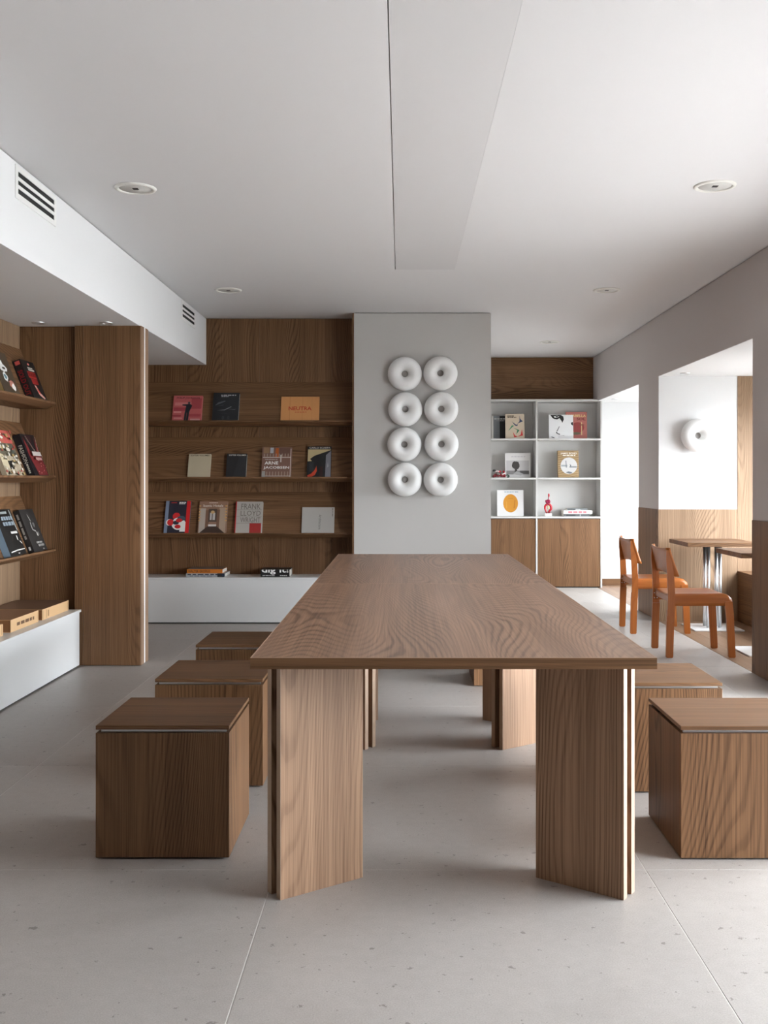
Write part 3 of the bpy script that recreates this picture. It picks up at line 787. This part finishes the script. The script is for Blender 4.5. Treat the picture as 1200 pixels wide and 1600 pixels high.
# --- left wall books (spine towards the viewer)
def left_book(label, y_near, wdt, h, row, t, col, u=.1585, **k):
    return Book(label, wdt, h, t, col, (XL + u, y_near + wdt / 2, ZT[row] - .0185), (-TILT, 0, R(90)), group='books on the left wall ledges', **k)
b = left_book('thick black book with red spine lettering on the upper left ledge', 6.795, .245, .285, 0, .055, (28, 26, 26))
b.text('SOLD OUT', .56, .5, .62, .62, (150, 20, 30), face='spine', bold=True); b.art([((196, 84, 78), rect(.03, .25, .12, .85))], 'spine_label', 'spine')
b.art([((178, 50, 46), rect(.2, .55, .82, .72)), ((150, 34, 34), rect(.3, .40, .78, .54)), ((228, 170, 160), [(.36, .38), (.5, .36), (.62, .2), (.9, .08), (.8, .04), (.5, .14)]), ((196, 66, 60), [(.45, .3), (.6, .26), (.66, .16), (.5, .2)]),
       ((214, 206, 196), rect(.35, .80, .72, .83)), ((214, 206, 196), rect(.35, .745, .80, .785)), ((220, 120, 110), ell(.5, .91, .08, .03, 12))])
b.bars(.5, .64, .56, .10, (120, 22, 24), seed=0)
b = left_book('brown book with white graffiti style print on the upper left ledge', 6.33, .26, .30, 0, .04, (74, 62, 48), spine=(150, 128, 84))
b.art([((226, 226, 222), blob(.35, .76, .2, .1, 4)), ((222, 222, 220), blob(.5, .62, .24, .09, 9)), ((226, 226, 224), blob(.42, .42, .14, .10, 12)), ((92, 130, 140), blob(.42, .42, .08, .06, 2)), ((186, 126, 110), blob(.66, .26, .16, .10, 5)), ((230, 228, 222), blob(.72, .2, .10, .08, 15)), ((70, 62, 52), blob(.5, .62, .1, .03, 19))])
b = left_book('black spined book with red sequin cover on the middle left ledge', 6.815, .262, .30, 1, .050, (30, 27, 30))
b.text('FASHION', .46, .5, .42, .52, (214, 208, 192), face='spine'); b.bars(.80, .5, .22, .24, (200, 196, 180), face='spine', seed=26)
rd = random.Random(3); it = [((120, 40, 42), [(.1, .95), (.3, .6), (.55, .55), (.75, .6), (.9, .95), (.95, .3), (.95, .02), (.3, .02), (.1, .5)]), ((58, 30, 34), [(.3, .98), (.5, .66), (.72, .98)])]
for k in range(40): it.append((rd.choice([(206, 120, 112), (168, 60, 60), (226, 176, 164), (146, 44, 48)]), ell(rd.uniform(.3, .92), rd.uniform(.04, .5), .02, .016, 6)))
for k in range(12): it.append(((226, 190, 170), ell(.2 + k * .025, .92 - k * .035, .018, .014, 6))); it.append(((222, 180, 160), ell(.88 - k * .02, .92 - k * .035, .018, .014, 6)))
it += [((206, 196, 190), rect(.2, .46, .80, .56)), ((196, 150, 144), rect(.32, .36, .72, .42))]
b.art(it)
b = left_book('colourful collage paperback on the middle left ledge', 6.385, .30, .32, 1, .03, (178, 164, 140))
rd = random.Random(11); it = [((196, 92, 84), rect(.0, .72, 1, 1)), ((110, 104, 88), rect(.0, .45, 1, .72)), ((206, 192, 160), [(.0, .5), (.3, .45), (.6, .2), (.5, .1), (0, .25)]), ((44, 42, 40), rect(.32, .16, .55, .34))]
for k in range(70): it.append((rd.choice([(214, 206, 190), (96, 92, 76), (176, 150, 96), (160, 70, 60), (74, 84, 74), (226, 218, 206), (122, 96, 66)]), blob(rd.uniform(.05, .95), rd.uniform(.03, .97), rd.uniform(.02, .08), rd.uniform(.015, .05), k, 7)))
b.art(it)
b = left_book('matt black book with small white script on the lower left ledge', 6.825, .252, .30, 2, .040, (52, 50, 49))
b.art([((34, 33, 33), rect(0, 0, 1, 1))], 'spine_print', 'spine')
b.bars(.40, .45, .62, .34, (150, 146, 140), face='spine', seed=27); b.art([((206, 204, 200), rect(.86, .3, .94, .62))], 'spine_label', 'spine')
b.art([((196, 194, 190), [(.42, .88), (.46, .86), (.54, .72), (.52, .70)]), ((190, 188, 184), [(.46, .70), (.49, .68), (.47, .52), (.43, .5), (.42, .6)]), ((178, 176, 172), [(.43, .5), (.47, .52), (.64, .48), (.62, .45)]), ((120, 118, 116), blob(.63, .62, .07, .06, 5)), ((206, 204, 200), blob(.66, .40, .05, .05, 8)), ((130, 128, 126), blob(.76, .41, .04, .05, 7)), ((200, 198, 194), blob(.72, .04, .05, .014, 9, 8))])
b.bars(.56, .20, .40, .045, (176, 174, 170), seed=8); b.bars(.62, .13, .40, .05, (176, 174, 170), seed=9)
b = left_book('glossy black book with blue grey spine on the lower left ledge', 6.40, .27, .31, 2, .045, (24, 24, 23), spine=(140, 166, 186))
b.art([((126, 150, 170), rect(0, 0, 1, 1))], 'spine_print', 'spine')
b.art([((160, 168, 166), [(.86, .98), (.9, .97), (.99, .5), (.93, .55)]), ((150, 158, 156), rect(.3, .90, .7, .95)), ((206, 204, 200), rect(.52, .46, .90, .51)), ((226, 224, 220), [(.75, .42), (.80, .40), (.78, .30), (.74, .33)]), ((226, 224, 220), [(.86, .30), (.95, .24), (.93, .22), (.85, .28)]),
       ((216, 214, 210), [(.1, .06), (.5, .09), (.98, .10), (.98, .12), (.5, .11), (.1, .085)]), ((200, 198, 194), blob(.55, .035, .06, .014, 3, 8))])
b.bars(.55, .80, .62, .08, (142, 156, 166), seed=10); b.bars(.56, .68, .66, .08, (142, 156, 166), seed=11)

# --- flat books on the left bench (tan cloth, spines towards the room)
def flat_left(label, y0, y1, t, depth):
    # length along Y = spine length ; spine faces +X
    b = Book(label, depth, y1 - y0, t, (216, 176, 128), (-2.27 - depth / 2, y1, .3906), (R(-90), 0, R(180)), group='flat books on the left bench', pages=(150, 104, 66))
    # after rotation: spine (-x local) -> +X ; height (z) -> -Y
    return b
b = flat_left('flat tan book at the far end of the left bench', 6.474, 6.985, .067, .345)
b.art([((222, 184, 138), rect(0, 0, 1, 1)), ((120, 88, 58), rect(.02, .06, .03, .94)), ((120, 88, 58), rect(.965, .06, .975, .94)), ((150, 112, 76), rect(.20, .2, .235, .8)), ((130, 96, 64), rect(.14, .12, .15, .88))], 'spine_print', 'spine')
b.art([((116, 88, 70), rect(0, 0, 1, 1))], 'dark_cover_sheet')
b = flat_left('flat tan book with fine script spine in the middle of the left bench', 5.95, 6.405, .073, .345)
b.art([((222, 184, 138), rect(0, 0, 1, 1)), ((150, 112, 76), rect(.965, .1, .972, .9))], 'spine_print', 'spine')
b.bars(.52, .5, .62, .26, (110, 80, 56), face='spine', seed=12)
b.art([((150, 112, 84), rect(0, 0, 1, 1))], 'cover_sheet')
b = flat_left('flat tan book on the left bench, cut off by the picture edge', 5.40, 5.835, .067, .345)
b.art([((222, 184, 138), rect(0, 0, 1, 1)), ((150, 112, 76), rect(.03, .1, .04, .9)), ((150, 112, 76), rect(.95, .1, .96, .9))], 'spine_print', 'spine')

# --- flat books on the back bench, spines towards the viewer
def flat_front(label, x0, x1, y, z, t, depth, col, grp, spine=None):
    b = Book(label, depth, x1 - x0, t, col, (x1, y + depth / 2, z), (R(-90), 0, R(90)), group=grp, spine=spine)
    return b
g = 'flat books on the back bench'
Yb = 9.17; zb = .4106
b = flat_front('silver spined flat book under the orange one on the back bench', px2x(290.5, Yb), px2x(352, Yb), Yb, zb, .031, .26, (176, 178, 182), g)
b.bars(.42, .68, .76, .36, (70, 76, 88), face='spine', seed=28); b.bars(.4, .25, .6, .2, (110, 116, 126), face='spine', seed=13); b.art([((40, 42, 46), rect(.80, 0, .98, 1)), ((30, 60, 100), rect(.92, .3, .96, .7))], 'spine_print', 'spine')
b = flat_front('orange spined flat book on top of the silver one on the back bench', px2x(292, Yb), px2x(347.5, Yb), Yb + .005, zb + .0315, .036, .25, (208, 120, 36), g)
b.text('WALTER GROPIUS', .34, .5, .62, .62, (92, 52, 22), face='spine', bold=True); b.art([((120, 110, 100), rect(0, 0, 1, 1))], 'cover_sheet')
b = flat_front('thick black flat book with big white lettering on the back bench', px2x(407, Yb), px2x(452.5, Yb), Yb, zb, .064, .24, (20, 20, 22), g)
b.text('dig it!', .5, .92, .92, 1.18, (238, 238, 236), face='spine', bold=True, clip=True); b.bars(.28, .18, .42, .10, (206, 206, 204), face='spine', seed=24); b.bars(.80, .18, .26, .10, (206, 206, 204), face='spine', seed=25)

# --- bookcase books
YC = 12.15
def case_book(label, p0, p1, h, row, t, col, y=.10, tilt=6, **k):
    Y = YC + y; x0, x1 = px2x(p0, Y - t), px2x(p1, Y - t)
    return Book(label, x1 - x0, h, t, col, ((x0 + x1) / 2, Y, ZB[row] + .0004), (R(-tilt), 0, 0), group='books in the grey bookcase', **k)
b = case_book('grey and black book half hidden at the top left of the bookcase', 768, 802, .278, 0, .02, (24, 24, 26), y=.175)
b.art([((120, 124, 128), rect(0, 0, .38, 1)), ((208, 206, 200), rect(0, 0, .09, 1))]); b.bars(.38, .87, .5, .05, (190, 190, 188), seed=20); b.bars(.42, .79, .36, .05, (150, 150, 150), seed=21)
b = case_book('cream book with blue, green and red angular shapes in the bookcase', 790, 819.7, .295, 0, .022, (206, 190, 168), y=.09)
b.art([((52, 66, 104), [(.33, .70), (.5, .53), (.62, .51), (.66, .58), (.56, .56)]), ((52, 66, 104), [(.74, .94), (.78, .80), (.92, .70), (.78, .66), (.62, .60), (.74, .70)]), ((62, 134, 96), [(.14, .30), (.34, .54), (.46, .52), (.34, .45)]), ((62, 134, 96), [(.40, .44), (.74, .34), (.56, .16), (.62, .34)]),
       ((206, 56, 58), [(.38, .28), (.46, .04), (.64, .08), (.5, .12)]), ((206, 56, 58), [(.64, .08), (.92, .12), (.86, .38), (.80, .16)])])
b.bars(.28, .915, .38, .04, (90, 78, 64), seed=14); b.bars(.34, .86, .46, .035, (90, 78, 64), seed=15)
b = case_book('salmon pink book with yellow title behind the portrait book', 884.5, 917.5, .325, 0, .024, (200, 122, 112), y=.19, tilt=4)
b.art([((168, 74, 70), ell(.56, .42, .30, .20)), ((120, 110, 84), ell(.46, .20, .24, .05)), ((232, 208, 150), rect(.72, .14, .76, .62)), ((150, 90, 70), rect(.62, .5, .86, .54))])
b.text('MARBELLA', .5, .86, .9, .095, (238, 214, 150), bold=True); b.text('SOL', .72, .74, .42, .095, (120, 44, 40), bold=True)
b = case_book('white book with high contrast black and white face close-up in the bookcase', 858, 896, .285, 0, .02, (226, 226, 226), y=.08)
b.art([((28, 28, 28), [(.06, .99), (.5, .99), (.6, .93), (.62, .80), (.55, .66), (.52, .74), (.44, .86), (.34, .80), (.22, .82), (.14, .88)]), ((224, 224, 224), [(.2, .93), (.34, .96), (.44, .92), (.34, .88), (.24, .88)]), ((36, 36, 36), ell(.33, .92, .05, .03, 10)),
       ((40, 40, 40), [(.28, .24), (.36, .18), (.45, .15), (.44, .2), (.36, .22), (.31, .29)]), ((120, 120, 120), [(.30, .30), (.35, .30), (.44, .50), (.42, .52)]), ((40, 40, 40), [(.08, .08), (.2, .05), (.24, .01), (.12, .04)]), ((44, 44, 44), [(.9, .66), (.99, .7), (.99, .54), (.92, .58)]), ((140, 140, 140), [(.5, .12), (.62, .13), (.62, .11)])])
b = case_book('white framed book with grey tree photograph on the middle bookcase shelf', 789.6, 829.2, .292, 1, .03, (222, 220, 218), y=.13)
b.art([((196, 194, 194), rect(.04, .28, .94, .70)), ((132, 130, 130), rect(.04, .12, .94, .28)), ((90, 88, 88), rect(.58, .15, .94, .28)), ((206, 204, 204), rect(.04, .02, .94, .12)), ((66, 62, 60), blob(.42, .50, .15, .17, 4, 22, .1)), ((66, 62, 60), [(.37, .2), (.46, .2), (.48, .40), (.38, .40)]), ((170, 168, 168), [(.3, .13), (.44, .26), (.72, .15), (.6, .08)])])
b.bars(.52, .86, .55, .05, (198, 196, 198), seed=16)
b = case_book('tan swirl patterned book with round sea picture in the bookcase', 872.2, 904.6, .322, 1, .05, (166, 138, 98), y=.13)
it = []
for k in range(12):
    it.append(((126, 98, 64), [(0, .04 + k * .085), (.3, .07 + k * .085 + .02 * math.sin(k)), (.7, .02 + k * .085), (1, .06 + k * .085), (1, .075 + k * .085), (.7, .04 + k * .085), (.3, .09 + k * .085 + .02 * math.sin(k)), (0, .06 + k * .085)]))
it += [((204, 202, 200), ell(.52, .43, .40, .31, 40)), ((150, 156, 160), rect(.15, .40, .45, .46)), ((130, 134, 138), rect(.55, .36, .9, .41)), ((120, 124, 130), [(.36, .62), (.40, .62), (.42, .36), (.38, .36)]), ((110, 116, 122), [(.36, .18), (.5, .22), (.7, .18), (.56, .13)]), ((90, 96, 104), [(.56, .5), (.64, .44), (.6, .38)])]
b.art(it); b.text('JAMES BOND', .52, .885, .78, .075, (238, 232, 220), bold=True); b.bars(.54, .815, .6, .04, (230, 222, 208), seed=23)
b = case_book('white square book with big orange oval on the lower bookcase shelf', 777, 818.3, .312, 2, .022, (228, 227, 226), y=.10)
b.art([((206, 140, 40), ell(.51, .49, .28, .35, 40)), ((186, 116, 28), [(.62, .30), (.66, .30), (.69, .6), (.66, .62)]), ((150, 92, 22), rect(.42, .67, .60, .68)), ((214, 156, 60), rect(.34, .3, .37, .55))])
b.bars(.46, .925, .36, .035, (150, 176, 190), seed=17); b.bars(.73, .925, .13, .035, (130, 160, 178), seed=18)
g = 'flat books in the bookcase'; Yc = 12.19
zz = ZB[2] + .0004
b = flat_front('dark flat book at the bottom of the bookcase stack', px2x(881, Yc), px2x(921, Yc), Yc, zz, .028, .19, (88, 90, 92), g)
b.art([((54, 54, 56), rect(.1, .2, .45, .8)), ((170, 172, 174), rect(.62, .1, .66, .9))], 'spine_print', 'spine')
b = flat_front('white spined flat book with pink letters in the bookcase stack', px2x(880.5, Yc), px2x(925, Yc), Yc - .01, zz + .0285, .042, .19, (234, 230, 228), g)
b.bars(.5, .5, .68, .56, (206, 116, 122), face='spine', seed=19)
b = flat_front('thin grey flat book on top of the bookcase stack', px2x(886, Yc), px2x(918, Yc), Yc + .0, zz + .071, .022, .17, (120, 124, 124), g)
b.art([((70, 74, 74), rect(.05, .2, .4, .8)), ((164, 166, 166), rect(.42, .1, .65, .9))], 'spine_print', 'spine')

# ================================================================== FIGURINES
def blobmesh(name, pts, mat, parent):
    """chain of (x,y,z,r) balls skinned into a smooth lump"""
    bm = bmesh.new()
    for x, y, z, r in pts:
        bmesh.ops.create_icosphere(bm, subdivisions=2, radius=r, matrix=Matrix.Translation((x, y, z)))
    me = done(bm, name); o = link(name, me, mat, parent)
    m = o.modifiers.new('remesh', 'REMESH'); m.mode = 'VOXEL'; m.voxel_size = .003
    m.use_smooth_shade = True
    return o
def tube(name, pts, r, mat, parent, n=8):
    pts = [Vector(p) for p in pts]
    # catmull-rom refine
    P = []
    for i in range(len(pts) - 1):
        p0, p1, p2, p3 = pts[max(i - 1, 0)], pts[i], pts[i + 1], pts[min(i + 2, len(pts) - 1)]
        for k in range(5):
            t = k / 5
            P.append(.5 * ((2 * p1) + (-p0 + p2) * t + (2 * p0 - 5 * p1 + 4 * p2 - p3) * t * t + (-p0 + 3 * p1 - 3 * p2 + p3) * t ** 3))
    P.append(pts[-1])
    bm = bmesh.new(); rings = []
    for i, p in enumerate(P):
        d = (P[min(i + 1, len(P) - 1)] - P[max(i - 1, 0)]).normalized()
        a = d.cross(Vector((0, 1, .2))).normalized(); b_ = d.cross(a)
        rr = r if not callable(r) else r(i / (len(P) - 1))
        rings.append([bm.verts.new(p + (a * math.cos(2 * math.pi * k / n) + b_ * math.sin(2 * math.pi * k / n)) * rr) for k in range(n)])
    for A, B in zip(rings, rings[1:]):
        for k in range(n): bm.faces.new([A[k], A[(k + 1) % n], B[(k + 1) % n], B[k]])
    bm.faces.new(rings[0][::-1]); bm.faces.new(rings[-1])
    return link(name, done(bm, name, True), mat, parent)
redM = plain('glossy_red', C(176, 24, 40), .25); plumM = plain('glossy_plum', C(140, 16, 62), .25); greenM = plain('dark_green', C(24, 66, 44), .4)
dredM = plain('deep_red', C(128, 22, 34), .35); pinkM = plain('pale_pink', C(232, 214, 214), .4); creamM = plain('cream_glaze', C(206, 186, 150), .4)
f1 = thing('figurine', 'slender red abstract figurine on a white block in the bookcase', 'figurine', (px2x(856.4, 12.23), 12.23, ZB[2] + .0004))
box('base_block', -.041, .041, -.03, .03, 0, .034, plain('white_marble', (.8, .8, .78), .3), f1, .002)
tube('leg', [(-.018, 0, .034), (-.024, 0, .06), (-.036, 0, .09), (-.034, 0, .125), (-.01, 0, .142)], lambda t: .010 + .004 * t, redM, f1)
tube('leg', [(.012, 0, .034), (.014, 0, .06), (.034, 0, .085), (.032, 0, .12), (.008, 0, .142)], lambda t: .011 + .006 * t, redM, f1)
blobmesh('foot', [(-.018, -.006, .042, .012), (.014, -.006, .042, .013), (.002, -.004, .04, .008)], dredM, f1)
blobmesh('body', [(0, 0, .148, .014), (-.012, 0, .168, .020), (.010, 0, .172, .019), (-.022, 0, .182, .014), (.012, 0, .186, .013), (0, 0, .19, .014)], plumM, f1)
blobmesh('belly', [(.0, .0, .10, .014), (.002, 0, .118, .016), (0, 0, .085, .008)], creamM, f1)
tube('neck', [(0, 0, .19), (.003, 0, .21), (.007, 0, .235)], .006, dredM, f1)
blobmesh('head', [(.008, 0, .238, .010), (.009, 0, .252, .011), (.008, 0, .264, .009)], redM, f1)
f2 = thing('figurine', 'small tumbling red, white and green figurine on the middle bookcase shelf', 'figurine', (px2x(781.5, 12.2), 12.21, ZB[1] + .0004))
def sc(l): return [(x, y, z, r) for x, y, z, r in l]
blobmesh('body', [(-.055, 0, .030, .020), (-.03, 0, .045, .024), (-.005, 0, .035, .022), (.025, 0, .026, .022), (.05, 0, .024, .020), (-.075, 0, .018, .014)], dredM, f2)
blobmesh('muzzle', [(-.03, -.022, .05, .018), (-.018, -.024, .044, .015)], plain('warm_grey_glaze', C(128, 122, 116), .4), f2)
blobmesh('cap', [(-.02, -.008, .072, .016), (.0, -.006, .074, .012)], redM, f2)
blobmesh('pompom', [(-.075, 0, .085, .014), (-.06, 0, .086, .010)], plain('near_black', C(20, 24, 22), .5), f2)
tube('trim', [(-.055, -.018, .072), (-.035, -.024, .078), (-.015, -.02, .074)], .009, pinkM, f2)
tube('trim', [(.02, -.018, .042), (.04, -.024, .048), (.06, -.016, .056)], .009, pinkM, f2)
blobmesh('cap', [(.045, -.004, .064, .014), (.04, -.002, .078, .009)], redM, f2)
tube('tail', [(.07, -.01, .03), (.09, -.014, .032), (.105, -.014, .022), (.098, -.014, .008), (.08, -.012, .010)], .007, greenM, f2)
for s, x in ((0, -.06), (1, -.015), (2, .03)):
    tube('leg', [(x, -.01, .03), (x - .008, -.014, .016), (x - .01, -.014, .007)], .009, dredM, f2)
